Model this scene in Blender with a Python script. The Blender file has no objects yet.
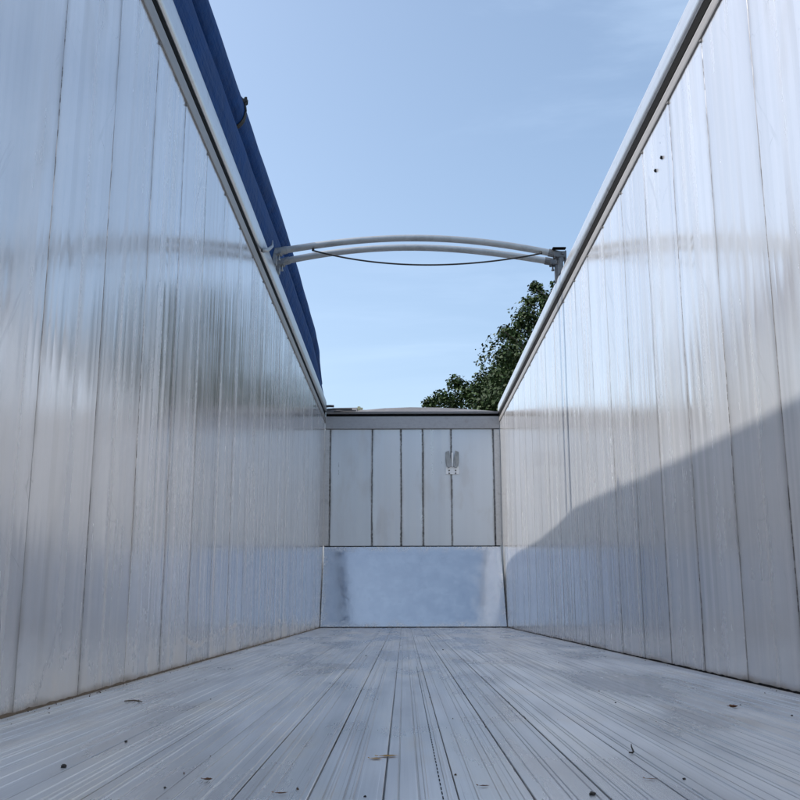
import bpy, bmesh, math, random
import numpy as np
from mathutils import Vector, Matrix
sc = bpy.context.scene
R = math.radians
random.seed(4)
rng = np.random.default_rng(11)

# ------------------------------------------------------------------ camera
FZ = 1.25                                  # height of the load floor above the yard
CH = 0.306                                 # lens above the load floor
CZ = FZ + CH
F = 963.98; PITCH = .2086; YAW = -.0036; ROLL = -.0020
cam = bpy.data.cameras.new('camera'); camo = bpy.data.objects.new('camera', cam)
sc.collection.objects.link(camo); sc.camera = camo
cam.sensor_width = 36; cam.lens = F * 36 / 800; cam.clip_end = 3000; cam.clip_start = .02
cp, sp, cy_, sy_ = math.cos(PITCH), math.sin(PITCH), math.cos(YAW), math.sin(YAW)
fw = Vector((sy_*cp, cy_*cp, sp)); rt = Vector((cy_, -sy_, 0)); up = rt.cross(fw)
r2 = math.cos(ROLL)*rt + math.sin(ROLL)*up; u2 = -math.sin(ROLL)*rt + math.cos(ROLL)*up
M = Matrix((r2, u2, -fw)).transposed().to_4x4(); M.translation = (0, 0, CZ)
camo.matrix_world = M
def hit(px, py, axis, val):                # the point of the photograph's ray on an axis-aligned plane
    d = r2*((px-400)/F) + u2*((400-py)/F) + fw
    o = Vector((0, 0, CZ)); t = (val - o[axis]) / d[axis]
    return o + d*t

# ------------------------------------------------------------------ world, sun, exposure
SUN_EL, SUN_AZ = R(47.4), R(-90)         # azimuth measured from +y towards +x
w = bpy.data.worlds.new('World'); sc.world = w; w.use_nodes = True
nt = w.node_tree; nt.nodes.clear()
o_ = nt.nodes.new('ShaderNodeOutputWorld'); bg = nt.nodes.new('ShaderNodeBackground')
sky = nt.nodes.new('ShaderNodeTexSky'); sky.sky_type = 'NISHITA'; sky.sun_disc = False
sky.sun_elevation = SUN_EL; sky.sun_rotation = SUN_AZ
sky.air_density = 1.0; sky.dust_density = 3.2; sky.ozone_density = 2.6; sky.altitude = 50
bg.inputs[1].default_value = 0.15
hs = nt.nodes.new('ShaderNodeHueSaturation'); hs.inputs['Saturation'].default_value = .90; hs.inputs['Hue'].default_value = .492
nt.links.new(sky.outputs[0], hs.inputs['Color'])
tc = nt.nodes.new('ShaderNodeTexCoord'); mp = nt.nodes.new('ShaderNodeMapping'); mp.inputs['Scale'].default_value = (1.0, 1.6, 4.2)
nz = nt.nodes.new('ShaderNodeTexNoise'); nz.inputs['Scale'].default_value = 1.7; nz.inputs['Detail'].default_value = 7; nz.inputs['Roughness'].default_value = .58; nz.inputs['Distortion'].default_value = .5
mr = nt.nodes.new('ShaderNodeMapRange'); mr.interpolation_type = 'SMOOTHSTEP'
for k_, v_ in (('From Min', .46), ('From Max', .80), ('To Min', 0), ('To Max', .42)): mr.inputs[k_].default_value = v_
cm = nt.nodes.new('ShaderNodeMix'); cm.data_type = 'RGBA'; cm.inputs[7].default_value = (3.7, 4.6, 5.8, 1)   # thin high cloud
nt.links.new(tc.outputs['Generated'], mp.inputs[0]); nt.links.new(mp.outputs[0], nz.inputs['Vector']); nt.links.new(nz.outputs['Fac'], mr.inputs[0])
nt.links.new(mr.outputs[0], cm.inputs[0]); nt.links.new(hs.outputs[0], cm.inputs[6]); nt.links.new(cm.outputs[2], bg.inputs[0]); nt.links.new(bg.outputs[0], o_.inputs[0])
sd = bpy.data.lights.new('sun', 'SUN'); sd.energy = 3.25; sd.angle = R(.6); sd.color = (1, .965, .91)
so = bpy.data.objects.new('sun', sd); sc.collection.objects.link(so)
sdir = Vector((math.sin(SUN_AZ)*math.cos(SUN_EL), math.cos(SUN_AZ)*math.cos(SUN_EL), math.sin(SUN_EL)))
so.rotation_euler = sdir.to_track_quat('Z', 'Y').to_euler(); so.location = (-20, 6, 20)
vs = sc.view_settings; vs.view_transform = 'Standard'; vs.look = 'None'; vs.exposure = 0.72; vs.gamma = 1
vs.use_curve_mapping = False
sc.cycles.max_bounces = 10; sc.cycles.glossy_bounces = 6; sc.cycles.diffuse_bounces = 4
sc.cycles.sample_clamp_indirect = 4; sc.cycles.use_denoising = True

# ------------------------------------------------------------------ node helpers
class NT:
    def __init__(s, name):
        s.m = bpy.data.materials.new(name); s.m.use_nodes = True; s.t = s.m.node_tree
        s.p = s.t.nodes['Principled BSDF']
    def n(s, typ, **kw):
        a = s.t.nodes.new(typ)
        for k, v in kw.items(): setattr(a, k, v)
        return a
    def put(s, a, b):
        if isinstance(a, (int, float, tuple)): b.default_value = a
        else: s.t.links.new(a, b)
    def math(s, op, a, b=0.0, c=None, clamp=False):
        m = s.n('ShaderNodeMath', operation=op, use_clamp=clamp)
        s.put(a, m.inputs[0]); s.put(b, m.inputs[1])
        if c is not None: s.put(c, m.inputs[2])
        return m.outputs[0]
    def vec(s, x, y, z):
        c = s.n('ShaderNodeCombineXYZ'); s.put(x, c.inputs[0]); s.put(y, c.inputs[1]); s.put(z, c.inputs[2]); return c.outputs[0]
    def noise(s, v, scale=1.0, detail=3.0, rough=.5, dist=0.0):
        a = s.n('ShaderNodeTexNoise'); s.put(v, a.inputs['Vector'])
        a.inputs['Scale'].default_value = scale; a.inputs['Detail'].default_value = detail
        a.inputs['Roughness'].default_value = rough; a.inputs['Distortion'].default_value = dist
        return a.outputs['Fac']
    def ramp(s, f, a, b, c=0.0, d=1.0, smooth=True):
        m = s.n('ShaderNodeMapRange'); m.interpolation_type = 'SMOOTHSTEP' if smooth else 'LINEAR'
        s.put(f, m.inputs['Value']); s.put(a, m.inputs['From Min']); s.put(b, m.inputs['From Max'])
        s.put(c, m.inputs['To Min']); s.put(d, m.inputs['To Max']); return m.outputs[0]
    def mix(s, f, a, b, typ='MIX'):
        m = s.n('ShaderNodeMix', data_type='RGBA', blend_type=typ)
        s.put(f, m.inputs[0])
        s.put(a if not isinstance(a, tuple) else (*a[:3], 1), m.inputs[6]); s.put(b if not isinstance(b, tuple) else (*b[:3], 1), m.inputs[7])
        return m.outputs[2]
    def xyz(s):
        t = s.n('ShaderNodeTexCoord'); q = s.n('ShaderNodeSeparateXYZ'); s.t.links.new(t.outputs['Object'], q.inputs[0])
        s.P = t.outputs['Object']; return q.outputs
    def bump(s, h, dist, strength=1.0, prev=None):
        b = s.n('ShaderNodeBump'); s.put(h, b.inputs['Height']); b.inputs['Distance'].default_value = dist
        b.inputs['Strength'].default_value = strength
        if prev is not None: s.t.links.new(prev, b.inputs['Normal'])
        return b.outputs['Normal']
    def out(s, col=None, rough=None, metal=None, normal=None, spec=None):
        for v, k in ((col, 'Base Color'), (rough, 'Roughness'), (metal, 'Metallic'), (normal, 'Normal'), (spec, 'Specular IOR Level')):
            if v is not None: s.put(v if not (isinstance(v, tuple) and len(v) == 3) else (*v, 1), s.p.inputs[k])
        return s.m

PITCHW = 0.557; S0 = 2.862                  # plank pitch and one joint of the side walls
def wall_material(name, seams, front=False, caked=0.0, metal=.62, base=(.72, .725, .74), scr=1.0, rbase=.09, seam_w=.006, grain=.7, lowseam=0.0, strip=1.0):
    k = NT(name); x, y, z = k.xyz()
    s = x if front else y
    zz = k.math('SUBTRACT', z, FZ)
    # plank index and distance to the nearest joint
    if not front:
        u = k.math('DIVIDE', k.math('SUBTRACT', s, S0), PITCHW)
        idx = k.math('FLOOR', u); fr = k.math('SUBTRACT', u, idx)
        dist = k.math('MULTIPLY', k.math('MINIMUM', fr, k.math('SUBTRACT', 1.0, fr)), PITCHW)
    else:
        dist = 10.0; idx = 0.0
        for sx in seams:
            dist = k.math('MINIMUM', dist, k.math('ABSOLUTE', k.math('SUBTRACT', s, sx)))
            idx = k.math('ADD', idx, k.math('GREATER_THAN', s, sx))
    wn = k.n('ShaderNodeTexWhiteNoise', noise_dimensions='1D'); k.put(idx, wn.inputs['W']); pr = wn.outputs['Value']
    off = k.math('MULTIPLY', pr, 7.3)
    wide = k.noise(k.vec(k.math('MULTIPLY', s, 5.5), off, k.math('MULTIPLY', zz, .18)), 1, 2)
    mid = k.noise(k.vec(k.math('MULTIPLY', s, 26), off, k.math('MULTIPLY', zz, .12)), 1, 3, .6)
    fine = k.noise(k.vec(k.math('MULTIPLY', s, 110), off, k.math('MULTIPLY', zz, .3)), 1, 3, .6)
    cloud = k.noise(k.vec(s, off, zz), 1.7, 6, .62, .4)
    smudge = k.noise(k.vec(k.math('MULTIPLY', s, 3), off, k.math('MULTIPLY', zz, 1.1)), 1.3, 5, .6, .25)
    grit = k.noise(k.P, 55, 5, .7)
    us = k.math('DIVIDE', k.math('SUBTRACT', s, S0), PITCHW/11); si = k.math('FLOOR', us); sf = k.math('SUBTRACT', us, si)
    w2 = k.n('ShaderNodeTexWhiteNoise', noise_dimensions='1D'); k.put(k.math('ADD', si, .37), w2.inputs['W']); sr = w2.outputs['Value']
    w3 = k.n('ShaderNodeTexWhiteNoise', noise_dimensions='1D'); k.put(k.math('ADD', si, 91.7), w3.inputs['W']); sr3 = w3.outputs['Value']
    # worn scratches: thin crooked lines, broken up
    c1 = k.noise(k.vec(k.math('ADD', k.math('MULTIPLY', s, 2.3), zz), off, k.math('MULTIPLY', zz, 1.4)), 1.2, 2, .5, .3)
    line = k.ramp(k.math('ABSOLUTE', k.math('SUBTRACT', c1, .5)), 0.0, .0035, 1, 0)
    gate = k.ramp(k.noise(k.vec(s, zz, 4.0), 3.1, 4, .6), .54, .66)
    scratch = k.math('MULTIPLY', k.math('MULTIPLY', line, gate), scr*.35)
    c2 = k.noise(k.vec(k.math('MULTIPLY', s, 9), zz, off), 2.2, 5, .75, 1.5)
    c3 = k.noise(k.vec(k.math('MULTIPLY', k.math('ADD', k.math('MULTIPLY', s, 1.3), zz), 1.0), k.math('MULTIPLY', k.math('SUBTRACT', k.math('MULTIPLY', s, 1.6), zz), 7), off), .9, 4, .6, .2)
    smear = k.math('MULTIPLY', k.ramp(c3, .64, .74), scr*.28)
    scuff = k.math('MAXIMUM', k.math('MULTIPLY', k.ramp(c2, .66, .76), scr*.30), smear)
    # joints
    wob = k.math('MULTIPLY', k.math('SUBTRACT', k.noise(k.vec(off, 0.0, zz), 9, 4, .7), .5), .010 if not front else .012)
    dj = k.math('ADD', dist, k.math('ABSOLUTE', wob))
    dash = k.ramp(k.noise(k.vec(idx, 3.0, k.math('MULTIPLY', zz, 14)), 1.5, 3, .7), .42, .56, .15 if not front else .5, 1.0)
    dark_amt = k.math('MULTIPLY', dash, k.ramp(k.noise(k.vec(idx, 8.0, zz), .9, 2), .35, .62, .45, 1.0))
    low = k.ramp(k.math('ADD', zz, k.math('MULTIPLY', pr, .6)), .5, 1.5, 1, 0)
    jw = k.math('MULTIPLY', seam_w, k.math('ADD', 1.0, k.math('MULTIPLY', low, lowseam)))
    joint = k.math('MULTIPLY', k.ramp(k.math('DIVIDE', dj, jw), .35, 1.35, 1, 0), k.math('MAXIMUM', dark_amt, k.math('MULTIPLY', low, min(1, lowseam)*.7)))
    halo = k.math('MULTIPLY', k.ramp(dist, 0.0, .045, 1, 0), k.ramp(smudge, .42, .62, .05, .60))
    # dirt near the floor
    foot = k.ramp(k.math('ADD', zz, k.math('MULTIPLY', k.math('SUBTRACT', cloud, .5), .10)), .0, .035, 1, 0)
    cz = k.math('ADD', zz, k.math('MULTIPLY', k.math('SUBTRACT', k.noise(k.vec(s, 0.0, zz), 1.6, 5, .55), .5), .26))
    patch = k.ramp(k.noise(k.vec(s, 5.0, zz), 4.5, 6, .7), .38, .62, .35, 1)
    cake = k.math('MULTIPLY', k.math('MULTIPLY', k.ramp(cz, .0, .22, 1, 0), patch), caked)
    fringe = k.math('MULTIPLY', k.math('MULTIPLY', k.ramp(cz, .10, .125), k.ramp(cz, .125, .165, 1, 0)), k.math('MULTIPLY', k.ramp(k.noise(k.vec(s, 2.0, zz), 1.1, 5, .6), .48, .60), caked))
    cake = k.math('MAXIMUM', cake, fringe)
    lime = k.math('MULTIPLY', k.math('MULTIPLY', k.ramp(k.noise(k.vec(k.math('MULTIPLY', s, 13), off, k.math('MULTIPLY', zz, .07)), 1, 1, .5), .50, .74), k.ramp(zz, .1, 2.2, 1, .25)), (.32 + caked*.3)*(0 if front else 1))
    runs = k.math('MULTIPLY', k.ramp(wide, .50, .70), .25)
    val = k.math('ADD', .95, k.math('MULTIPLY', k.math('SUBTRACT', pr, .5), .07))
    val = k.math('ADD', val, k.math('MULTIPLY', k.math('SUBTRACT', sr, .5), .11*strip))
    val = k.math('ADD', val, k.math('MULTIPLY', k.math('SUBTRACT', mid, .5), .12*grain))
    val = k.math('ADD', val, k.math('MULTIPLY', k.math('SUBTRACT', fine, .5), .07*grain))
    val = k.math('ADD', val, k.math('MULTIPLY', k.math('SUBTRACT', smudge, .5), .16*grain))
    col = k.mix(1.0, base, k.vec(val, val, val), 'MULTIPLY')
    col = k.mix(k.math('MULTIPLY', k.ramp(smudge, .5, .72), .30), col, (.42, .40, .38))
    col = k.mix(runs, col, (.68, .67, .65))
    col = k.mix(lime, col, (.74, .72, .69))
    col = k.mix(cake, col, (.70, .67, .62))
    col = k.mix(halo, col, (.30, .29, .28))
    col = k.mix(scratch, col, (.22, .22, .24))
    col = k.mix(scuff, col, (.30, .31, .34))
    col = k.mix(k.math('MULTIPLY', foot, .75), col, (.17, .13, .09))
    col = k.mix(joint, col, (.07, .065, .06))
    dull = k.math('ADD', k.math('ADD', k.math('MULTIPLY', lime, .8), k.math('MULTIPLY', cake, .9)), k.math('MULTIPLY', k.ramp(smudge, .45, .7), .12))
    met = k.math('MULTIPLY', metal, k.math('SUBTRACT', 1.0, k.math('MAXIMUM', k.math('MULTIPLY', dull, .6), k.math('MAXIMUM', joint, foot)), clamp=True))
    ro = k.math('ADD', rbase, k.math('MULTIPLY', k.ramp(mid, .35, .7), .08))
    ro = k.math('ADD', ro, k.math('MULTIPLY', dull, .30)); ro = k.math('ADD', ro, k.math('MULTIPLY', k.ramp(cloud, .4, .7), .07), clamp=True)
    ro = k.math('ADD', ro, k.math('MULTIPLY', k.math('MULTIPLY', sr3, sr3), .10*strip))
    nrm = k.bump(k.math('MULTIPLY', k.math('SINE', k.math('MULTIPLY', sf, math.pi)), k.math('SUBTRACT', sr, .5)), .0008*strip, 1.0) if strip else None
    nrm = k.bump(wide, .0035, .6, nrm)
    nrm = k.bump(mid, .00065*grain, .8, nrm) if not front else nrm
    if not front:
        nrm = k.bump(fine, .00005*grain, .8, nrm)
        nrm = k.bump(grit, .00008, .5, nrm)
    return k.out(col, ro, met, nrm)

def plain_metal(name, col, rough=.35, metal=.8, dirt=.25, sc_=14):
    k = NT(name); k.xyz()
    a = k.noise(k.P, sc_, 6, .65); b = k.noise(k.P, sc_*6, 4, .7)
    c = k.mix(k.math('MULTIPLY', k.ramp(a, .42, .7), dirt), col, tuple(v*.45 for v in col))
    c = k.mix(k.math('MULTIPLY', k.ramp(b, .5, .75), dirt*.5), c, tuple(min(1, v*1.25) for v in col))
    return k.out(c, k.math('ADD', rough, k.math('MULTIPLY', a, .2)), metal, k.bump(b, .0006, .5))

def rail_material(name, col, rough, metal):
    k = NT(name); x, y, z = k.xyz()
    a = k.noise(k.vec(k.math('MULTIPLY', x, 20), k.math('MULTIPLY', y, .6), k.math('MULTIPLY', z, 40)), 1, 5, .6)
    b = k.noise(k.P, 12, 6, .7)
    v = k.math('ADD', .8, k.math('MULTIPLY', a, .4))
    c = k.mix(1.0, col, k.vec(v, v, v), 'MULTIPLY')
    c = k.mix(k.math('MULTIPLY', k.ramp(b, .52, .72), .35), c, (.20, .18, .16))
    return k.out(c, k.math('ADD', rough, k.math('MULTIPLY', a, .15)), metal, k.bump(a, .0008, .5))

def floor_material():
    k = NT('worn_floor_aluminium'); x, y, z = k.xyz()
    u = k.math('DIVIDE', k.math('SUBTRACT', x, XO), SLAT); idx = k.math('FLOOR', u)
    wn = k.n('ShaderNodeTexWhiteNoise', noise_dimensions='1D'); k.put(idx, wn.inputs['W']); pr = wn.outputs['Value']
    off = k.math('MULTIPLY', pr, 9.1)
    st = k.noise(k.vec(k.math('MULTIPLY', x, 90), k.math('MULTIPLY', y, .55), off), 1, 4, .6)
    st2 = k.noise(k.vec(k.math('MULTIPLY', x, 300), k.math('MULTIPLY', y, 2.5), off), 1, 3, .6)
    pool = k.noise(k.vec(k.math('MULTIPLY', x, 3.2), y, 0.0), .9, 4, .5, .2)
    pool2 = k.noise(k.vec(k.math('MULTIPLY', x, 8), k.math('MULTIPLY', y, 1.1), off), 1.0, 2, .5, .1)
    grit = k.noise(k.P, 140, 4, .75)
    spots = k.noise(k.vec(x, k.math('MULTIPLY', y, .8), 2.0), 26, 3, .8)
    val = k.math('ADD', .90, k.math('MULTIPLY', k.math('SUBTRACT', pr, .5), .10))
    val = k.math('ADD', val, k.math('MULTIPLY', k.math('SUBTRACT', st, .5), .24))
    val = k.math('ADD', val, k.math('MULTIPLY', k.math('SUBTRACT', st2, .5), .22))
    val = k.math('ADD', val, k.math('MULTIPLY', k.math('SUBTRACT', pool, .5), .45))
    col = k.mix(1.0, (.60, .625, .655), k.vec(val, val, val), 'MULTIPLY')
    col = k.mix(k.math('MULTIPLY', k.ramp(pool2, .45, .75), .50), col, (.33, .34, .37))
    col = k.mix(k.math('MULTIPLY', k.ramp(pool2, .3, .5, 1, 0), .40), col, (.66, .64, .60))
    col = k.mix(k.math('MULTIPLY', k.ramp(spots, .71, .76), .7), col, (.22, .17, .13))
    col = k.mix(k.math('MULTIPLY', k.ramp(grit, .62, .78), .35), col, (.25, .22, .19))
    hair = k.noise(k.vec(k.math('MULTIPLY', x, 240), k.math('MULTIPLY', y, .35), off), 1, 2, .5)
    col = k.mix(k.math('MULTIPLY', k.ramp(hair, .66, .72), .42), col, (.80, .81, .83))
    col = k.mix(k.math('MULTIPLY', k.ramp(hair, .28, .34, 1, 0), .45), col, (.20, .20, .22))
    warm = k.noise(k.vec(k.math('MULTIPLY', x, 4), k.math('MULTIPLY', y, 1.3), 6.0), 1.2, 4, .6, .3)
    col = k.mix(k.math('MULTIPLY', k.ramp(warm, .54, .72), .38), col, (.52, .46, .38))
    # rust-brown dust gathered at the two long edges
    e = k.math('MINIMUM', k.math('ABSOLUTE', k.math('SUBTRACT', x, XL)), k.math('ABSOLUTE', k.math('SUBTRACT', x, XR)))
    e = k.math('ADD', e, k.math('MULTIPLY', k.math('SUBTRACT', pool2, .5), .05))
    col = k.mix(k.math('MULTIPLY', k.ramp(e, .0, .05, 1, 0), .7), col, (.30, .24, .18))
    # grooves filled with dirt (below the top face)
    deep = k.ramp(k.math('SUBTRACT', z, FZ), -.0045, -.0002, 1, 0)
    col = k.mix(k.math('MULTIPLY', deep, k.ramp(k.noise(k.vec(k.math('MULTIPLY', x, 12), k.math('MULTIPLY', y, .8), 1.0), 1, 4, .7), .36, .60, .25, .92)), col, (.05, .045, .04))
    met = k.math('MULTIPLY', .55, k.math('SUBTRACT', 1.0, deep))
    ro = k.math('ADD', .19, k.math('ADD', k.math('MULTIPLY', st, .12), k.math('MULTIPLY', k.ramp(pool, .38, .62), .22)))
    nrm = k.bump(st, .0004, .6); nrm = k.bump(st2, .0001, .6, nrm); nrm = k.bump(pool2, .001, .3, nrm); nrm = k.bump(grit, .0001, .6, nrm)
    return k.out(col, ro, met, nrm)

def simple(name, col, rough=.6, metal=0.0, var=.2, scale=30, bump=.0005):
    k = NT(name); k.xyz(); a = k.noise(k.P, scale, 5, .65)
    v = k.math('ADD', 1-var, k.math('MULTIPLY', a, 2*var))
    return k.out(k.mix(1.0, col, k.vec(v, v, v), 'MULTIPLY'), rough, metal, k.bump(a, bump, .6))

# ------------------------------------------------------------------ mesh helpers
def obj(name, bm, mat, parent=None, smooth=False):
    me = bpy.data.meshes.new(name); bmesh.ops.recalc_face_normals(bm, faces=bm.faces[:]); bm.to_mesh(me); bm.free()
    if mat: me.materials.append(mat)
    if smooth:
        for p in me.polygons: p.use_smooth = True
    o = bpy.data.objects.new(name, me); sc.collection.objects.link(o)
    if parent:
        o.parent = parent
        r = parent
        if not r.parent and r.type == 'EMPTY': o.location = -r.location
    return o
def box(bm, a, b, bevel=0.0):
    a = Vector(a); b = Vector(b); c = (a+b)/2; d = b-a
    r = bmesh.ops.create_cube(bm, size=1, matrix=Matrix.Translation(c) @ Matrix.Diagonal((abs(d.x), abs(d.y), abs(d.z), 1)))
    if bevel:
        es = list({e for v in r['verts'] for e in v.link_edges})
        bmesh.ops.bevel(bm, geom=es, offset=bevel, segments=2, affect='EDGES', clamp_overlap=True)
def extrude_profile(bm, pts, ys, cap=True, fn=None):
    """closed outline of (x, z) points swept along y; fn(i, y, x, z) may bend it"""
    rings = []
    for y in ys:
        rings.append([bm.verts.new(fn(i, y, px, pz) if fn else (px, y, pz)) for i, (px, pz) in enumerate(pts)])
    n = len(pts)
    for a, b in zip(rings, rings[1:]):
        for i in range(n): bm.faces.new((a[i], a[(i+1) % n], b[(i+1) % n], b[i]))
    if cap: bm.faces.new(rings[0]); bm.faces.new(rings[-1][::-1])
def tube(bm, pts, r, n=12, cap=True):
    pts = [Vector(p) for p in pts]; rings = []
    rr = r if isinstance(r, (list, tuple)) else [r]*len(pts)
    t0 = (pts[1]-pts[0]).normalized(); ref = Vector((0, 0, 1)) if abs(t0.z) < .9 else Vector((1, 0, 0))
    for i, p in enumerate(pts):
        t = (pts[min(i+1, len(pts)-1)] - pts[max(i-1, 0)]).normalized()
        a = t.cross(ref).normalized(); b = a.cross(t).normalized()
        rings.append([bm.verts.new(p + (a*math.cos(2*math.pi*k/n) + b*math.sin(2*math.pi*k/n))*rr[i]) for k in range(n)])
    for a, b in zip(rings, rings[1:]):
        for i in range(n): bm.faces.new((a[i], a[(i+1) % n], b[(i+1) % n], b[i]))
    if cap: bm.faces.new(rings[0][::-1]); bm.faces.new(rings[-1])
def cyl(bm, p, q, r, n=10): tube(bm, [p, q], r, n)
def empty(name, loc, label, cat, group=None):
    o = bpy.data.objects.new(name, None); sc.collection.objects.link(o); o.location = loc
    o['label'] = label; o['category'] = cat
    if group: o['group'] = group
    return o
def tag(o, label, cat, group=None):
    o['label'] = label; o['category'] = cat
    if group: o['group'] = group
    return o
def recentre(o, base):                      # put a top-level mesh's origin at its base
    o.data.transform(Matrix.Translation(-Vector(base))); o.location = base

# ------------------------------------------------------------------ dimensions
XL, XR = -1.1139, 1.3661
YB, YF = -0.75, 13.48
RB = CZ + 2.5054 + .02                      # underside of the top rails
SLAT = .1215; XO = hit(459, 799, 2, FZ).x

# ------------------------------------------------------------------ the yard
bm = bmesh.new()
bmesh.ops.create_grid(bm, x_segments=2, y_segments=2, size=1200)
k = NT('yard_asphalt'); k.xyz(); a = k.noise(k.P, .25, 8, .65); b = k.noise(k.P, 60, 4, .7)
v = k.math('ADD', .7, k.math('ADD', k.math('MULTIPLY', a, .4), k.math('MULTIPLY', b, .3)))
ym = k.out(k.mix(1.0, (.16, .155, .145), k.vec(v, v, v), 'MULTIPLY'), .9, 0.0, k.bump(b, .004, .6))
g = obj('ground', bm, ym); g['kind'] = 'structure'; g['label'] = 'grey asphalt yard under the trailer'

# ------------------------------------------------------------------ the trailer
TR = empty('trailer', (.1261, 6.4, 0), 'open topped bare aluminium cargo trailer seen from inside, with slatted metal floor', 'trailer')
m_left = wall_material('left_wall_aluminium', None, caked=.65, metal=.62, base=(.72, .73, .75), rbase=.10, scr=1.1)
m_right = wall_material('right_wall_aluminium', None, caked=.12, lowseam=.9)
seams_f = [hit(px, 480, 1, YF).x for px in (330, 372, 401, 423, 451.5, 494)]
m_front = wall_material('front_wall_aluminium', seams_f, front=True, metal=.5, base=(.60, .635, .68), rbase=.27, seam_w=.017, scr=.12, grain=.35, strip=.25)

def side_wall(xi, sgn, mat, label):
    """tall extruded planks standing side by side; sgn points into the load space"""
    bm = bmesh.new(); th = .035
    n0 = math.floor((YB - S0)/PITCHW); y = YB; k = n0 + 1
    while y < YF - .001:
        y2 = min(S0 + k*PITCHW, YF); k += 1
        if y2 - y < .01: continue
        g = .0013; c = .0018
        a, b = y + g, y2 - g
        # outline seen from above, small chamfers at the joints
        pts = [(xi, a+c), (xi, b-c), (xi - sgn*c, b), (xi - sgn*th, b), (xi - sgn*th, a), (xi - sgn*c, a)]
        lo = [bm.verts.new((p[0], p[1], FZ - .10)) for p in pts]; hi = [bm.verts.new((p[0], p[1], RB + .05)) for p in pts]
        for i in range(6): bm.faces.new((lo[i], lo[(i+1) % 6], hi[(i+1) % 6], hi[i]))
        bm.faces.new(lo[::-1]); bm.faces.new(hi)
        y = y2
    # backing skin closes the joints
    box(bm, (xi - sgn*(th+.001), YB+.002, FZ-.099), (xi - sgn*(th+.006), YF-.002, RB+.049))
    o = obj('side_wall', bm, mat, TR); o['label'] = label
    return o
WL = side_wall(XL, 1, m_left, 'left wall of tall aluminium planks, shaded and reflecting sky')
WR = side_wall(XR, -1, m_right, 'right wall of tall aluminium planks, sunlit above and shaded below')

m_rail = rail_material('rail_aluminium', (.60, .61, .62), .24, .75)
m_dark = simple('rubber_groove', (.006, .006, .006), .9); m_dark.node_tree.nodes['Principled BSDF'].inputs['Specular IOR Level'].default_value = .1
m_flange = rail_material('flange_aluminium', (.27, .26, .25), .45, .45)
Z = lambda h: CZ + h
def top_rail(xi, s, wall, label):
    # s = direction into the load space. lower flange, rubber seal, upper tube
    FT, ST = (2.615, 2.668) if s > 0 else (2.592, 2.662)
    bm = bmesh.new(); ys = np.linspace(YB, YF-.01, 40)
    fl = [(xi+s*.001, RB), (xi+s*.008, RB+.003), (xi+s*.010, RB+.012), (xi+s*.010, Z(FT-.015)), (xi+s*.006, Z(FT)), (xi-s*.05, Z(FT)), (xi-s*.05, RB+.052), (xi+s*.001, RB+.052)]
    extrude_profile(bm, fl, ys)
    o1 = obj('rail_flange', bm, m_flange, wall)
    bm = bmesh.new()
    sl = [(xi+s*.002, Z(FT+.001)), (xi+s*.007, Z(FT+.008)), (xi+s*.007, Z(ST-.008)), (xi+s*.002, Z(ST-.001)), (xi-s*.05, Z(ST-.001)), (xi-s*.05, Z(FT+.001))]
    extrude_profile(bm, sl, ys); o2 = obj('rail_seal', bm, m_dark, wall)
    TZ = .165 if s > 0 else .11; C0 = ST+.036
    bm = bmesh.new(); up_ = [(xi-s*.05, Z(ST)), (xi+s*.008, Z(ST))]
    for t in np.linspace(-80, 90, 12):
        up_.append((xi-s*.004 + s*.026*math.cos(R(t)) , Z(C0) + .034*math.sin(R(t)) if t < 0 else Z(C0) + TZ*math.sin(R(t))))
    up_ += [(xi-s*.07, Z(C0-.005+TZ)), (xi-s*.085, Z(C0-.04+TZ))]
    extrude_profile(bm, up_, ys)
    o3 = obj('top_rail', bm, m_rail, wall, smooth=False)
    if label: o3['label'] = label
top_rail(XL, 1, WL, None); top_rail(XR, -1, WR, 'bright silver top rail catching the sun')

# rivets under the rails at the joints
def rivets(xi, s, wall):
    y = S0 - 6*PITCHW; first = None
    while y < YF:
        if y > 2.2:
            if first is None:
                bm = bmesh.new(); y0 = y
                box(bm, (xi+s*.0005, y-.008, RB-.018), (xi+s*.006, y+.008, RB-.002), .002)
                cyl(bm, (xi+s*.0055, y+.002, RB-.010), (xi+s*.009, y+.002, RB-.010), .004, 8)
                first = obj('joint_clip', bm, m_flange, wall)
            else:
                c_ = first.copy(); sc.collection.objects.link(c_); c_.parent = wall; c_.location = (0, y-y0, 0)
        y += PITCHW
rivets(XL, 1, WL); rivets(XR, -1, WR)
# skirting seal where the walls meet the floor
m_skirt = simple('skirt_dirt', (.10, .075, .05), .9, 0, .5, 25, .003)
for xi, s, wall, r_ in ((XL, 1, WL, .007), (XR, -1, WR, .006)):
    bm = bmesh.new(); ys = np.linspace(YB, YF-.44, 400)
    wv = rng.random(400)*.8 + .5
    tube(bm, [(xi + s*.001, y, FZ+.001) for y in ys], [float(r_*q) for q in wv], 6)
    obj('edge_seal', bm, m_skirt if s > 0 else m_dark, wall)

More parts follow.
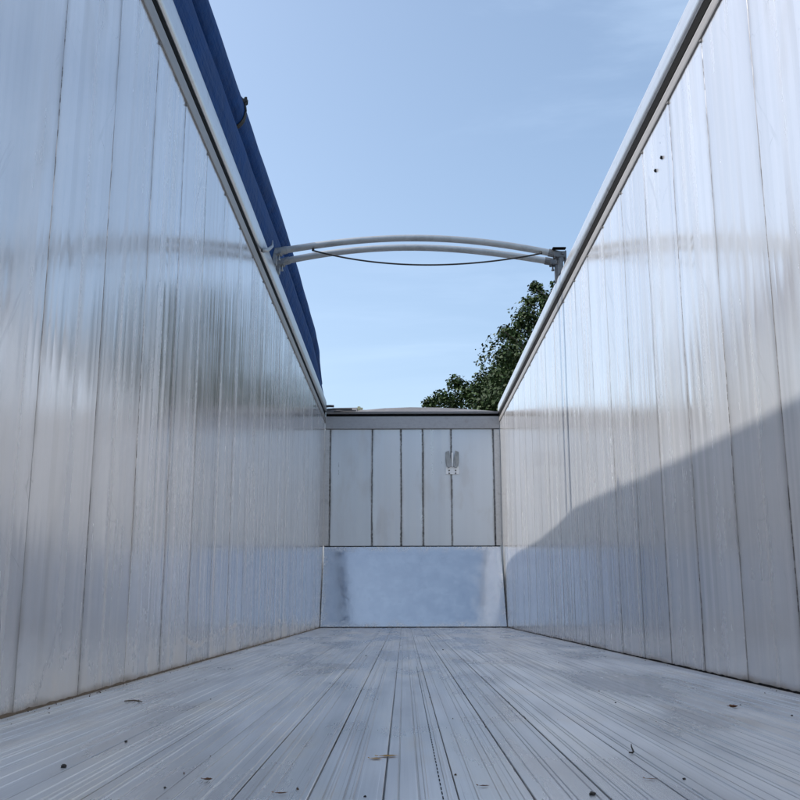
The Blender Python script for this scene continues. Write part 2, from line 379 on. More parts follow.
# front wall: planks between corner posts, beam and cap
zk = hit(410, 546.5, 1, YF).z               # top of the kick plate
zs = hit(410, 429, 1, YF).z                 # top of the planks
bm = bmesh.new()
edges = [XL] + seams_f + [XR]
for a, b in zip(edges, edges[1:]):
    g, c = .0025, .004
    pts = [(a+g+c, YF), (b-g-c, YF), (b-g, YF+c), (b-g, YF+.035), (a+g, YF+.035), (a+g, YF+c)]
    lo = [bm.verts.new((p[0], p[1], FZ - .1)) for p in pts]; hi = [bm.verts.new((p[0], p[1], zs-.004)) for p in pts]
    for i in range(6): bm.faces.new((lo[i], lo[(i+1) % 6], hi[(i+1) % 6], hi[i]))
    bm.faces.new(lo[::-1]); bm.faces.new(hi)
box(bm, (XL-.03, YF+.036, FZ-.1), (XR+.03, YF+.042, zs+.02))
FW_ = obj('front_wall', bm, m_front, TR); FW_['label'] = 'far end wall of grey planks with dark joints between them'
m_post = rail_material('post_aluminium', (.50, .50, .50), .38, .45)
for a, b in ((XL+.002, seams_f[0]-.012), (seams_f[-1]+.012, XR-.002)):
    bm = bmesh.new(); box(bm, (a, YF-.022, zk+.01), (b, YF-.002, zs-.012), .004); obj('corner_post', bm, m_post, FW_)
bm = bmesh.new()
ztb = hit(410, 416.3, 1, YF-.04).z; zb = hit(410, 428.5, 1, YF-.04).z
box(bm, (XL+.004, YF-.04, zb), (XR-.004, YF+.03, ztb), .004)
m_beam = rail_material('beam_aluminium', (.33, .33, .34), .42, .5)
beam = obj('top_beam', bm, m_beam, FW_)
bm = bmesh.new(); box(bm, (XL+.01, YF-.012, ztb+.001), (XR-.01, YF+.03, ztb+.075)); obj('beam_seal', bm, m_dark, FW_)
# cap: folded sheet whose upper edge rises and falls
bm = bmesh.new(); top = [(322, 409.5), (333, 408), (357, 407.5), (359, 409.8), (366, 409.8), (384, 408.2), (410, 407.2), (440, 407.6), (470, 409.2), (498, 411.5)]
zc0 = hit(410, 413.6, 1, YF-.05).z
tri = [(hit(px, py, 1, YF-.01).x, hit(px, py, 1, YF-.01).z) for px, py in top]
tri[0] = (XL+.02, tri[0][1]); tri[-1] = (XR-.02, tri[-1][1])
rows = []
for x_, z_ in tri:
    rows.append([bm.verts.new((x_, YF-.05, zc0)), bm.verts.new((x_, YF-.055, zc0+.03)), bm.verts.new((x_, YF-.01, z_)), bm.verts.new((x_, YF+.16, z_-.02)), bm.verts.new((x_, YF+.16, zc0))])
for a, b in zip(rows, rows[1:]):
    for i in range(5): bm.faces.new((a[i], a[(i+1) % 5], b[(i+1) % 5], b[i]))
bm.faces.new(rows[0]); bm.faces.new(rows[-1][::-1])
cap = obj('roof_cap', bm, rail_material('cap_aluminium', (.19, .19, .20), .5, .3), FW_)
# dark folded flap and a yellow clip at the left end of the cap
bm = bmesh.new()
for i, (pa, pb, h) in enumerate((((325, 406.5), (334, 406.2), .018), ((327, 409.5), (352, 409), .015), ((334, 411.2), (356, 410.6), .010))):
    A = hit(*pa, 1, YF-.07-.01*i); B = hit(*pb, 1, YF-.07-.01*i)
    tube(bm, [A, (A+B)/2 + Vector((0, 0, .004)), B], h, 8)
obj('cap_flap', bm, simple('dark_flap', (.05, .05, .055), .6), FW_)
A = hit(359, 408.3, 1, YF-.08)
bm = bmesh.new(); box(bm, A-Vector((.022, .02, .028)), A+Vector((.022, .02, .025)), .006)
box(bm, A+Vector((.02, -.01, -.02)), A+Vector((.055, .02, .01)), .006)
obj('cap_clip', bm, simple('cream_plastic', (.62, .58, .36), .5), FW_)

# kick plate leaning into the load space
k = NT('kick_plate_aluminium'); x, y, z = k.xyz()
n1 = k.noise(k.P, 5.5, 8, .66, .2); n2 = k.noise(k.P, 22, 6, .7); n3 = k.noise(k.vec(k.math('MULTIPLY', x, 2), 0.0, k.math('MULTIPLY', z, 14)), 3, 5, .6)
c = k.mix(k.ramp(n1, .35, .68), (.47, .49, .52), (.54, .56, .58))
c = k.mix(k.math('MULTIPLY', k.ramp(n2, .55, .75), .4), c, (.32, .34, .38))
n4 = k.noise(k.vec(k.math('MULTIPLY', x, 3), 0.0, k.math('MULTIPLY', z, 60)), 1.5, 4, .7)
c = k.mix(k.math('MULTIPLY', k.ramp(n4, .58, .72), .35), c, (.74, .74, .74))
c = k.mix(k.math('MULTIPLY', k.ramp(n3, .60, .74), .40), c, (.30, .31, .33))
ez = k.math('MINIMUM', k.math('SUBTRACT', z, FZ), k.math('SUBTRACT', zk, z))
ex = k.math('MINIMUM', k.math('SUBTRACT', x, XL), k.math('SUBTRACT', XR, x))
ed = k.math('ADD', k.math('MINIMUM', ez, ex), k.math('MULTIPLY', k.math('SUBTRACT', n1, .5), .34))
ew = k.math('MULTIPLY', k.ramp(ed, -.02, .10, 1, 0), k.ramp(n2, .38, .62, .25, 1))
c = k.mix(k.math('MULTIPLY', ew, .7), c, (.70, .69, .66))
r_ = k.math('ADD', .07, k.math('ADD', k.math('MULTIPLY', k.ramp(n1, .35, .7), .08), k.math('MULTIPLY', ew, .25)))
nr = k.bump(n1, .002, .25); nr = k.bump(n3, .0003, .5, nr); nr = k.bump(n2, .0003, .5, nr)
m_kick = k.out(c, r_, k.math('SUBTRACT', .92, k.math('MULTIPLY', ew, .5)), nr)
bm = bmesh.new(); t = .012; d = .42
vs_ = [(XL+.008, YF-d, FZ+.004), (XR-.008, YF-d, FZ+.004), (XR-.03, YF-.012, zk), (XL+.012, YF-.012, zk)]
a = [bm.verts.new(v) for v in vs_]; b = [bm.verts.new((v[0], v[1]+t, v[2])) for v in vs_]
bm.faces.new(a); bm.faces.new(b[::-1])
for i in range(4): bm.faces.new((a[i], a[(i+1) % 4], b[(i+1) % 4], b[i]))
KP = obj('kick_plate', bm, m_kick, FW_)
bm = bmesh.new(); cyl(bm, (XL+.01, YF-.014, zk+.004), (XR-.03, YF-.014, zk+.004), .006, 6)
cyl(bm, (XL+.006, YF-d-.002, FZ+.004), (XR-.006, YF-d-.002, FZ+.004), .011, 6)
obj('plate_edge', bm, m_dark, FW_)

# metal holder on the front wall
m_gal = plain_metal('galvanised_steel', (.62, .64, .66), .38, .7, .35, 30)
m_white = simple('pale_plate', (.74, .75, .76), .4, .3, .12)
A = hit(445.5, 453, 1, YF); B = hit(459.0, 474.5, 1, YF)
cx = (A.x+B.x)/2; wd = B.x-A.x
bm = bmesh.new(); z1 = hit(450, 466.8, 1, YF).z
box(bm, (cx-wd*.5, YF-.016, B.z), (cx+wd*.5, YF-.003, z1), .004)
box(bm, (cx-wd*.06, YF-.030, z1-.002), (cx+wd*.06, YF-.003, A.z+.0), .004)
HP = obj('holder', bm, m_white, FW_); HP['label'] = 'small pale bolted holder with two grey scoops on the far wall'
m_scoop = plain_metal('scoop_steel', (.27, .29, .30), .5, .4, .3)
for q in (-1, 1):
    bm = bmesh.new()
    pts = [(cx+q*wd*.07, z1-.002), (cx+q*wd*.30, z1-.022), (cx+q*wd*.44, z1+.010), (cx+q*wd*.50, z1+.06), (cx+q*wd*.50, A.z+.01), (cx+q*wd*.24, A.z+.03), (cx+q*wd*.09, z1+.09)]
    f0 = [bm.verts.new((p[0], YF-.05 if i in (0, 1, 2) else YF-.028, p[1])) for i, p in enumerate(pts)]
    f1 = [bm.verts.new((p[0], YF-.004, p[1])) for p in pts]
    bm.faces.new(f0); bm.faces.new(f1[::-1])
    for i in range(7): bm.faces.new((f0[i], f0[(i+1) % 7], f1[(i+1) % 7], f1[i]))
    obj('holder_scoop', bm, m_scoop, HP)
for q in (-1, 1):
    for zz in (.012, .05):
        bm = bmesh.new(); cyl(bm, (cx+q*wd*.24, YF-.022, B.z+zz+.004), (cx+q*wd*.24, YF-.015, B.z+zz+.004), .010, 8)
        obj('holder_bolt', bm, m_dark, HP)

# floor: long slats with grooves and ridges
bm = bmesh.new(); prof = []
n = int(round((XR-XL)/SLAT)) + 1
i0 = math.floor((XL-XO)/SLAT)
x = None
prof = [(XL-.03, 0.0)]
dz = lambda v: v
for i in range(i0, i0+n+1):
    xa = XO + i*SLAT; rnd = random.Random(i)
    feats = [(xa+.0, 'gap')]
    kind = rnd.choice(['g', 'g', 'r', 'rr', 'gg'])
    if xa > .75: kind = rnd.choice(['r', 'rr', 'rr', 'r'])
    if 'g' in kind: feats.append((xa+SLAT*.48, 'groove'))
    if kind == 'gg': feats.append((xa+SLAT*.72, 'groove'))
    if rnd.random() < .6: feats.append((xa+SLAT*.20, 'groove'))
    for q_ in (.28, .58, .88):
        if rnd.random() < .55: feats.append((xa+SLAT*q_, 'ridge'))
    if 'r' in kind: feats.append((xa+SLAT*.35, 'ridge'))
    if kind == 'rr': feats.append((xa+SLAT*.7, 'ridge'))
    feats.sort(); feats = [f for j, f in enumerate(feats) if j == 0 or f[0]-feats[j-1][0] > .009]
    for fx, kd in feats:
        if not (XL+.01 < fx < XR-.01): continue
        gw = .38 + .8*rnd.random()**1.5
        if kd == 'gap': q = [(-.0030*gw, 0), (-.0019*gw, -.0008), (-.0015*gw, -.006), (.0015*gw, -.006), (.0019*gw, -.0008), (.0030*gw, 0)]
        elif kd == 'groove': q = [(-.0020, 0), (-.0008, -.0018), (.0008, -.0018), (.0020, 0)]
        else: q = [(-.0035, 0), (-.002, .0018), (.002, .0018), (.0035, 0)]
        prof += [(fx+a, b) for a, b in q]
prof += [(XR+.03, 0.0)]
prof.sort(key=lambda p: p[0]) if False else None
ysl = np.linspace(YB, YF-.005, 30); rows = []
for y_ in ysl: rows.append([bm.verts.new((px, y_, FZ+pz)) for px, pz in prof])
for a, b in zip(rows, rows[1:]):
    for i in range(len(prof)-1): bm.faces.new((a[i], a[i+1], b[i+1], b[i]))
# underside
box(bm, (XL-.03, YB, FZ-.09), (XR+.03, YF-.005, FZ-.012))
FL = obj('floor', bm, floor_material(), TR); FL['label'] = 'worn aluminium floor of narrow slats running away from the viewer'
# dashed row of perforations along one slat
bm = bmesh.new(); px0 = hit(443, 798, 2, FZ).x
y_ = 1.2
while y_ < 5.0:
    box(bm, (px0-.0009, y_, FZ+.0006), (px0+.0009, y_+.022, FZ+.0012)); y_ += .040
dsl = obj('drain_slots', bm, m_dark, FL); dsl['kind'] = 'stuff'
# two plugs on the right wall
for px, py in ((656, 170), (662, 157)):
    P = hit(px, py, 0, XR-.002); bm = bmesh.new()
    cyl(bm, P, P+Vector((-.008, 0, 0)), .007, 8); cyl(bm, P+Vector((-.002, .0, -.010)), P+Vector((-.006, .008, 0)), .005, 6)
    obj('wall_plug', bm, m_dark, WR)

# chassis carrying the box
bm = bmesh.new(); ms = simple('chassis_paint', (.05, .05, .055), .5)
for x_ in (-.35, .60): box(bm, (x_-.06, YB+.3, .85), (x_+.06, YF-.2, FZ-.101), .01)
for y_ in np.arange(YB+.5, YF, 1.1): box(bm, (XL-.02, y_-.04, FZ-.175), (XR+.02, y_+.04, FZ-.102))
CHS = obj('chassis', bm, ms, TR)
for y_ in (1.6, 2.95, 4.3):
    for x_ in (XL+.10, XR-.10):
        bm = bmesh.new(); prof_ = [(.20, -.16), (.30, -.19), (.48, -.19), (.52, -.14), (.52, .14), (.48, .19), (.30, .19), (.20, .16)]
        nn = 32; ring = []
        for j in range(nn):
            a_ = 2*math.pi*j/nn; ring.append([bm.verts.new((x_+h, y_+r*math.cos(a_), .52+r*math.sin(a_))) for r, h in prof_])
        for j in range(nn):
            for i in range(8): bm.faces.new((ring[j][i], ring[j][(i+1) % 8], ring[(j+1) % nn][(i+1) % 8], ring[(j+1) % nn][i]))
        obj('wheel', bm, simple('tyre_rubber', (.02, .02, .02), .8), CHS)
    bm = bmesh.new(); cyl(bm, (XL+.1, y_, .52), (XR-.1, y_, .52), .21, 16); box(bm, (-.42, y_-.08, .55), (.67, y_+.08, .86)); obj('axle', bm, ms, CHS)
for x_ in (XL+.35, XR-.35):
    bm = bmesh.new(); box(bm, (x_-.06, 10.4, .06), (x_+.06, 10.52, FZ-.176), .01); box(bm, (x_-.14, 10.3, 0.0), (x_+.14, 10.62, .06), .01); obj('landing_leg', bm, ms, CHS)

# ------------------------------------------------------------------ roof bows (part of the trailer) with hinge brackets
YB1 = hit(561, 250, 0, XR).y; YB2 = YB1 + .215
up_px = [(271, 252.5), (287, 250), (314, 246), (352.5, 240.6), (385, 238.8), (420, 238.3), (440, 238.8), (496, 243.4), (539, 251), (556, 254)]
lo_px = [(271, 264), (283, 262), (307.5, 257), (352.5, 250), (385, 248.2), (420, 247.8), (440, 248.4), (496, 253.2), (537, 259.5), (553, 262)]
def smooth_pts(px, Y):
    P = [hit(a, b, 1, Y) for a, b in px]; xs = np.array([p.x for p in P]); zs_ = np.array([p.z for p in P])
    cf = np.polyfit(xs, zs_, 4); X = np.linspace(XL+.012, XR-.012, 44)
    return [Vector((x_, Y, float(np.polyval(cf, x_)))) for x_ in X]
m_bow = plain_metal('bow_galvanised', (.40, .42, .43), .36, .65, .35, 9)
m_brk2 = plain_metal('bracket_zinc', (.34, .36, .37), .42, .6, .6, 40)
m_brk = plain_metal('bracket_steel', (.17, .18, .19), .48, .7, .5, 40)
for Yb, pl in ((YB1, up_px), (YB2, lo_px)):
    P = smooth_pts(pl, Yb)
    bm = bmesh.new(); tube(bm, P, .029, 16)
    B = obj('roof_bow', bm, m_bow, TR, smooth=True)
    for end, s, xr in ((P[0], 1, XL), (P[-1], -1, XR)):
        bm = bmesh.new(); e = end
        dirx = (P[3]-P[0]).normalized() if s > 0 else (P[-4]-P[-1]).normalized()
        tube(bm, [e-dirx*.045, e+dirx*.10], .034, 12)                       # socket
        box(bm, (e.x-s*.052, Yb-.035, Z(2.74)), (e.x-s*.040, Yb+.035, e.z+.03), .003)   # rail plate
        box(bm, (e.x-s*.022, Yb-.030, Z(2.86) if s > 0 else Z(2.77)), (e.x+s*.012, Yb+.030, e.z+.02), .003)
        box(bm, (e.x-s*.055, Yb-.045, Z(2.755)), (e.x+s*.0, Yb+.045, Z(2.775) if s < 0 else Z(2.86)), .004)
        for q in (-.036, .030):
            box(bm, (min(e.x-s*.045, e.x+s*.055), Yb+q, e.z-.030), (max(e.x-s*.045, e.x+s*.055), Yb+q+.006, e.z+.022), .002)
        cyl(bm, (e.x-s*.02, Yb-.055, e.z), (e.x-s*.02, Yb+.055, e.z), .011, 8)
        cyl(bm, (e.x+s*.045, Yb-.045, e.z-.02), (e.x+s*.045, Yb+.045, e.z-.02), .008, 8)
        cyl(bm, (e.x+s*.03, Yb, e.z-.075), (e.x+s*.03, Yb, e.z-.02), .008, 8)
        cyl(bm, (e.x+s*.03, Yb, e.z-.078), (e.x+s*.03, Yb, e.z-.066), .014, 6)
        box(bm, (e.x-s*.02-.012, Yb-.02, e.z-.06), (e.x-s*.02+.012, Yb+.02, e.z-.03), .003)
        obj('hinge_bracket', bm, m_brk2 if s > 0 else m_brk, B)
        if s > 0 and Yb == YB1:                                             # curved claw
            bm = bmesh.new(); C0 = hit(263, 250.5, 0, XL+.045); C1 = hit(269.5, 248.5, 0, XL+.05); C2 = hit(272.5, 240.5, 0, XL+.04)
            tube(bm, [C0, C1*.75+C0*.25+Vector((0, 0, -.008)), C1*.6+C2*.4+Vector((.012, 0, -.01)), C2], [.018, .016, .012, .003], 8)
            obj('claw', bm, m_bow, B, smooth=True)
        if s < 0 and Yb == YB1:
            bm = bmesh.new(); box(bm, (e.x-.07, Yb-.07, e.z+.036), (e.x+.045, Yb-.02, e.z+.047), .003)
            obj('strap_tab', bm, m_dark, B)

# the cord slung under the bows
Yc = YB1 - .035
cpx = [(313, 250.6), (330, 254.5), (352, 259), (380, 262.8), (405, 264.3), (430, 264.8), (460, 264), (490, 261.5), (515, 258), (541, 253.5)]
P = [hit(a, b, 1, Yc) for a, b in cpx]; cf = np.polyfit([p.x for p in P], [p.z for p in P], 4)
bm = bmesh.new(); X = np.linspace(P[0].x, P[-1].x, 60)
pts = [Vector((x_, Yc, float(np.polyval(cf, x_)))) for i, x_ in enumerate(X)]
tube(bm, pts, .0075, 8)
for e in (pts[0], pts[-1]):
    tube(bm, [e+Vector((0, -.004, -.004)), e+Vector((0, .0, .012)), e+Vector((0, .03, .022))], .010, 8)
co = obj('cord', bm, simple('black_cord', (.012, .012, .013), .75, 0, .3, 90)); recentre(co, pts[0])
tag(co, 'thin black cord sagging under the curved roof bows', 'cord')

# ------------------------------------------------------------------ rolled tarpaulin along the left top rail
T0 = empty('tarpaulin', (XL-.10, 6.4, Z(2.94)), 'dark blue tarpaulin rolled up along the top of the left wall', 'tarpaulin')
ty = [-.75, 5.5, 7.8, 9.3, 10.2, 11.3, 12.2, 12.9, 13.3]
tr = [3.04, 3.06, 3.13, 3.12, 3.09, 3.04, 2.96, 2.83, 2.68]
prof_ = []
# lower hanging fold, crease, upper roll
for x_, z_ in ((-.034, 2.85), (-.016, 2.90), (.002, 2.98), (.006, 3.08), (-.004, 3.13), (-.022, 3.165), (-.05, 3.185)): prof_.append((x_, z_))
for t_ in np.linspace(-100, 190, 26): prof_.append((-.085 + .105*math.cos(R(t_)), 3.305 + .105*math.sin(R(t_))*1.15))
prof_ += [(-.20, 3.10), (-.16, 2.90), (-.10, 2.832)]
def ratio(zs_, dy=0): return max((z_+dy if z_ > 2.96 else z_)/(1.1139-x_) for x_, z_ in prof_)
base_ratio = max(z_/(1.1139-x_) for x_, z_ in prof_)
def bendt(i, y_, x_, z_):
    ox = float(np.interp(y_, [6.4, 7.6, 8.8, 9.8, 11, 12.2, 13.3], [0, .012, .045, .062, .05, 0, -.08])); x_ += ox*min(1, max(0, (z_-2.9)/.3)); tgt = float(np.interp(y_, ty, tr)); h = (z_-2.83)
    lo_, hi_ = .2, 1.8
    for _ in range(18):
        mid_ = (lo_+hi_)/2
        q = max((2.83 + (zz-2.83)*mid_)/(1.1139-(xx+ox*min(1, max(0, (zz-2.9)/.3)))*min(1, mid_*1.1)) for xx, zz in prof_)
        if q > tgt: hi_ = mid_
        else: lo_ = mid_
    f_ = mid_
    wr = .003*math.sin(y_*2.3+i*.4) + .002*math.sin(y_*6.7+i*.9)
    wr *= min(1, h/.1)
    return (XL + x_*min(1, f_*1.1) + wr*.7, y_, CZ + 2.83 + h*f_ + wr*.5*(0 if h > .4 else 1))
bm = bmesh.new(); extrude_profile(bm, prof_, np.linspace(YB, 13.30, 150), fn=bendt)
k = NT('blue_pvc'); k.xyz(); a = k.noise(k.P, 5, 6, .6); x, y, z = k.xyz()
b = k.noise(k.vec(k.math('MULTIPLY', x, 16), k.math('MULTIPLY', y, 1.2), k.math('MULTIPLY', z, 16)), 1, 5, .6)
c = k.mix(k.ramp(a, .35, .7), (.002, .032, .130), (.003, .042, .165))
m_tarp = k.out(c, k.math('ADD', .5, k.math('MULTIPLY', a, .2)), 0.0, k.bump(a, .05, .5, k.bump(b, .03, .7)), .10)
obj('tarp_roll', bm, m_tarp, T0, smooth=True)
# black strap and buckle round the roll, plus an added shadow-casting block
P = hit(238, 103, 0, XL-.03)
bm = bmesh.new()
ring = [Vector(bendt(i, P.y, x_, z_)) for i, (x_, z_) in enumerate(prof_)]
cen = sum(ring, Vector())/len(ring); pp = [cen + (v-cen)*1.02 + (v-cen).normalized()*.004 for v in ring[6:]]
for y0 in (-.018, 0, .018): tube(bm, [p+Vector((0, y0, 0)) for p in pp[:-2]], .006, 6)
ti = max(range(len(ring)), key=lambda i: (ring[i].z-CZ)/(-ring[i].x)); A = ring[ti]
box(bm, (A.x-.012, P.y-.026, A.z-.010), (A.x+.018, P.y+.026, A.z+.028), .005)
box(bm, (A.x+.006, P.y-.024, A.z+.0), (A.x+.026, P.y-.014, A.z+.040), .003)
box(bm, (A.x+.006, P.y+.014, A.z+.0), (A.x+.026, P.y+.024, A.z+.040), .003)
cyl(bm, (A.x+.02, P.y-.032, A.z+.03), (A.x+.02, P.y+.032, A.z+.03), .005, 8)
box(bm, (XL-.19, P.y-.05, CZ+3.40), (XL-.16, P.y+.04, CZ+3.63), .006)  # added block, unseen behind the roll, there to throw a shadow spike on the right wall
obj('buckle_and_shadow_block', bm, simple('black_strap', (.012, .012, .012), .5), T0)

# ------------------------------------------------------------------ tree
def leaf_mesh(clumps, per, size):
    V = []; Fc = []
    for (c, r, nL) in clumps:
        n_ = int(nL)
        d = rng.normal(size=(n_, 3)); d /= np.linalg.norm(d, axis=1)[:, None]
        rad = r*(rng.random(n_)**.6)*(1+.12*np.clip(rng.normal(size=n_), -1.5, 1.5))
        ctr = np.array(c) + d*rad[:, None]*np.array([1, 1, .85])
        nrm = d*.7 + rng.normal(size=(n_, 3))*.7 + np.array([0, 0, .5]); nrm /= np.linalg.norm(nrm, axis=1)[:, None]
        t = np.cross(nrm, rng.normal(size=(n_, 3))); t /= np.linalg.norm(t, axis=1)[:, None]; bt = np.cross(nrm, t)
        keep = np.abs(ctr[:, 0]-c[0]) < r*.95
        ctr, nrm, t, bt = ctr[keep], nrm[keep], t[keep], bt[keep]; n_ = len(ctr)
        L = size*(.7+.7*rng.random(n_))[:, None]; Wd = L*.55
        a0 = ctr - t*L*.5; a1 = ctr + bt*Wd*.5 + nrm*L*.08; a2 = ctr + t*L*.5; a3 = ctr - bt*Wd*.5 + nrm*L*.08
        b0 = len(V)*0
        V.append(np.stack([a0, a1, a2, a3], 1).reshape(-1, 3))
    V = np.concatenate(V); nf = len(V)//4
    me = bpy.data.meshes.new('crown'); me.vertices.add(len(V)); me.vertices.foreach_set('co', V.astype('f').ravel())
    me.loops.add(nf*4); me.loops.foreach_set('vertex_index', np.arange(nf*4, dtype='i'))
    me.polygons.add(nf); me.polygons.foreach_set('loop_start', np.arange(0, nf*4, 4, dtype='i')); me.polygons.foreach_set('loop_total', np.full(nf, 4, dtype='i'))
    me.update(); me.validate(); return me
TY = 36.0
tb = Vector((5.3, TY, 0))
TT = empty('tree', tb, 'dense dark green broadleaf tree rising behind the right wall', 'tree')
k = NT('leaves'); k.xyz(); a = k.noise(k.P, .8, 4, .6); b = k.noise(k.P, 9, 2, .5)
c = k.mix(k.ramp(a, .35, .65), (.012, .027, .008), (.028, .055, .014)); c = k.mix(k.math('MULTIPLY', k.ramp(b, .5, .7), .35), c, (.045, .075, .02))
m_leaf = k.out(c, .6, 0.0, None, .2)
k.p.inputs['Subsurface Weight'].default_value = 0
outline = [(424, 399, .35), (434, 392, .5), (446, 396, .5), (449, 377, .45), (458, 386, .6), (470, 380, .6), (480, 372, .6), (491, 372, .6), (498, 352, .45), (496, 362, .6),
           (503, 345, .5), (499, 327, .40), (506, 330, .45), (513, 318, .5), (518, 308, .45), (524, 297, .38), (531, 283, .33), (536, 291, .4), (541, 296, .5), (552, 282, .4),
           (556, 290, .6), (547, 302, .7), (530, 312, .7), (520, 335, .9), (500, 360, .9), (478, 385, .9), (560, 300, 1.2), (575, 285, 1.1)]
clumps = []
for px, py, r in outline:
    P = hit(px, py, 1, TY - 1.0 + 2.5*random.random()); r *= .95; clumps.append(((P.x + r*.62, P.y, P.z - r*.60), r, 900*r*r+160))
cc = np.array([5.2, TY, CZ+6.0])
n_ = 0
while n_ < 210:
    d = rng.normal(size=3); d /= np.linalg.norm(d); q = d*np.array([4.3, 4.6, 6.4])*(rng.random()**.4)*.93
    p = cc + q; p[0] += (p[2]-CZ-7)*.22
    # stay inside the outline seen in the photograph
    lim = np.interp(p[2]-CZ, [0, 7.2, 8.2, 9.2, 10.2, 11.2, 12.3], [1.6, 1.9, 2.6, 3.3, 4.2, 5.0, 6.1])
    if p[2] < 2.2 or p[0] < lim+.75: continue
    r = .7+.75*rng.random(); clumps.append((tuple(p), r, 330*r*r)); n_ += 1
me = leaf_mesh(clumps, 0, .145); me.materials.append(m_leaf)
cr = bpy.data.objects.new('crown', me); sc.collection.objects.link(cr); cr.parent = TT; cr.location = -tb
m_bark = simple('bark', (.10, .08, .06), .9, 0, .4, 6, .03)
bm = bmesh.new(); tube(bm, [tb, tb+Vector((.1, 0, 2)), tb+Vector((-.1, .1, 4.5)), tb+Vector((.1, 0, 8)), tb+Vector((0, 0, 11.5))], [.45, .34, .28, .18, .05], 12)
for i in range(26):
    z0 = 2.5 + 8*random.random(); a_ = random.random()*6.28; L_ = (3.4 - abs(z0-6)*.3)
    s_ = tb+Vector((0, 0, z0)); e_ = s_ + Vector((math.cos(a_)*L_, math.sin(a_)*L_*.9, L_*.5*random.random()+.6))
    tube(bm, [s_, s_.lerp(e_, .5)+Vector((0, 0, .35)), e_], [.12, .07, .02], 6)
for px, py, r in outline[:22]:
    P = hit(px, py, 1, TY); s_ = Vector((P.x+1.8, TY, P.z-1.6)); P = P+Vector((.2, 0, -.25)); tube(bm, [s_, s_.lerp(P, .5)+Vector((0, 0, .1)), P], [.05, .03, .008], 5)
obj('trunk', bm, m_bark, TT)

# ------------------------------------------------------------------ litter on the floor
m_lb = simple('dry_leaf', (.16, .075, .035), .7, 0, .4, 60); m_lt = simple('tan_leaf', (.50, .31, .09), .7, 0, .4, 60)
m_peb = simple('dark_grit', (.025, .023, .022), .8, 0, .4, 90); m_tw = simple('twig', (.13, .10, .07), .8, 0, .3, 80)
def leaf(px, py, L, Wd, rot, mat, label, curl=.25, grp=None):
    P = hit(px, py, 2, FZ+.002); bm = bmesh.new(); n_ = 9; rows = []
    for i in range(n_):
        t = i/(n_-1)-.5; hw = Wd/2*max(.06, math.cos(t*math.pi))*(1+.15*math.sin(i*2.3))
        zc = curl*L*(t*t)*1.2
        rows.append([bm.verts.new((t*L, -hw, zc + curl*hw)), bm.verts.new((t*L, 0, zc)), bm.verts.new((t*L, hw, zc + curl*hw*1.3))])
    for a, b in zip(rows, rows[1:]):
        bm.faces.new((a[0], a[1], b[1], b[0])); bm.faces.new((a[1], a[2], b[2], b[1]))
    g_ = bmesh.ops.solidify(bm, geom=bm.faces[:], thickness=.0008)
    tube(bm, [(-L*.5, 0, curl*L*.3), (-L*.65, .001, curl*L*.3+.001)], .0008, 5)
    o = obj('leaf', bm, mat); o.location = P; o.rotation_euler = (0, 0, R(rot)); tag(o, label, 'leaf', grp); return o
def grit(px, py, r, label, seed):
    P = hit(px, py, 2, FZ); r *= .6; bm = bmesh.new(); bmesh.ops.create_icosphere(bm, subdivisions=2, radius=r); rr = random.Random(seed)
    for v in bm.verts: v.co *= .75+.5*rr.random(); v.co.z = max(v.co.z*.7, -r*.35) + r*.35
    o = obj('grit', bm, m_peb, None); o.location = P; tag(o, label, 'debris', 'crumbs of dirt on the floor'); return o
LG = 'dry leaves on the floor'
leaf(733.5, 707.5, .034, .026, 20, m_lb, 'reddish dry leaf on the floor near the right wall', .45, LG)
leaf(281, 793.5, .024, .008, 8, m_lb, 'small narrow brown leaf at the bottom edge of the photo', .3, LG)
leaf(207.5, 780, .018, .012, 0, m_lb, 'tiny dark brown leaf, lower left, right of the black lump', .4, LG)
leaf(388, 756, .042, .020, 12, m_lt, 'yellowish scrap of leaf near the dashed floor slots', .08, LG)
leaf(376, 758.5, .026, .016, -10, m_lt, 'tan flake just left of the yellowish leaf scrap', .08, LG)
leaf(484, 786, .020, .009, 0, m_lb, 'rusty brown flake between two dark floor joints near the bottom', .2, LG)
leaf(652, 779, .024, .008, -15, m_lb, 'thin brown flake lying below the small dark hook', .12, LG)
grit(63.5, 767.5, .0095, 'largest black lump of dirt, lower left of the floor', 1)
grit(126, 742, .0060, 'small dark crumb up and right of the largest black lump', 2)
grit(592.5, 795, .0085, 'dark clod on a floor joint at the bottom edge', 3)
grit(684, 779.5, .0050, 'dark crumb on the floor right of the dark hook', 4)
grit(615.5, 703, .0045, 'tiny dark speck on the floor toward the right wall', 5)
grit(365, 797, .0040, 'tiny black speck at the bottom edge left of centre', 6)
grit(366, 656, .0080, 'small dark crumb on the far floor left of centre', 7)
grit(443, 650, .0080, 'small dark crumb on the far floor right of centre', 8)
grit(792, 716, .0060, 'small dark crumb at the right edge by the wall', 9)
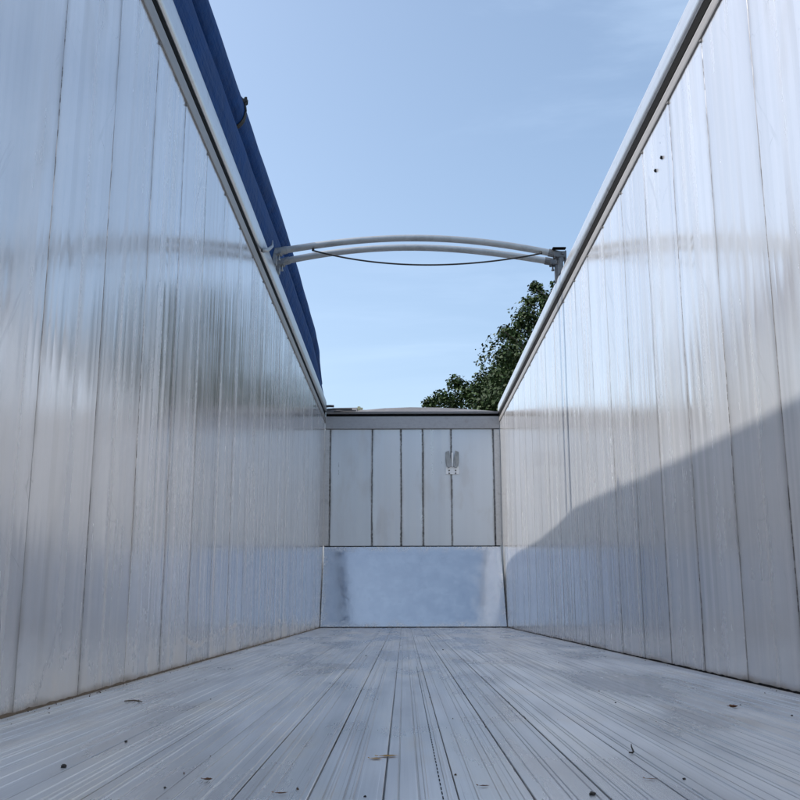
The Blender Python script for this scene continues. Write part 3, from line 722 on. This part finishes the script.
grit(165, 788, .0038, 'tiny dark speck right of the largest black lump', 10)
A = hit(124.5, 701, 2, FZ+.003); B = hit(142, 701.5, 2, FZ+.003)
bm = bmesh.new(); tube(bm, [A, A.lerp(B, .5)+Vector((0, .006, .002)), B], [.0020, .0028, .0016], 6); tube(bm, [A.lerp(B, .6), A.lerp(B, .75)+Vector((0, .02, .001))], .0013, 5)
o = obj('twig', bm, m_tw); recentre(o, A); tag(o, 'thin dry twig on the floor near the left wall', 'twig')
A = hit(632, 754, 2, FZ); bm = bmesh.new()
tube(bm, [A+Vector((-.008, 0, .004)), A+Vector((.0, -.003, .004)), A+Vector((.005, .003, .006)), A+Vector((.004, .02, .016)), A+Vector((.006, .03, .022))], [.002, .0028, .0026, .0018, .001], 6); bmesh.ops.scale(bm, vec=(.8, .8, .75), verts=bm.verts[:], space=Matrix.Translation(-A))
o = obj('hook', bm, m_peb); recentre(o, A); tag(o, 'small dark hooked scrap standing on the floor right of centre', 'scrap')

# loose dirt gathered along the edges and in the slat joints
bm = bmesh.new(); rr = random.Random(9)
for i in range(420):
    y_ = 1.5 + 9*rr.random()**1.6
    q = rr.random()
    if q < .45: x_ = XL + .012 + .05*rr.random()**2
    elif q < .6: x_ = XR - .012 - .04*rr.random()**2
    elif q < .8: x_ = XO + SLAT*rr.randint(-9, 10) + rr.gauss(0, .004)
    else: x_ = XL + .05 + (XR-XL-.1)*rr.random()
    if not XL+.008 < x_ < XR-.008: continue
    r_ = .0006 + .0022*rr.random()**3
    g_ = bmesh.ops.create_icosphere(bm, subdivisions=1, radius=r_, matrix=Matrix.Translation((x_, y_, FZ+r_*.5)))
    for v in g_['verts']: v.co += Vector((rr.gauss(0, r_*.25), rr.gauss(0, r_*.4), rr.gauss(0, r_*.12)))
o = obj('floor_dirt', bm, simple('brown_dirt', (.09, .06, .04), .95, 0, .5, 80)); recentre(o, Vector((0, 4, FZ)))
o['kind'] = 'stuff'; tag(o, 'fine brown dirt scattered along the floor edges and slat joints', 'dirt')
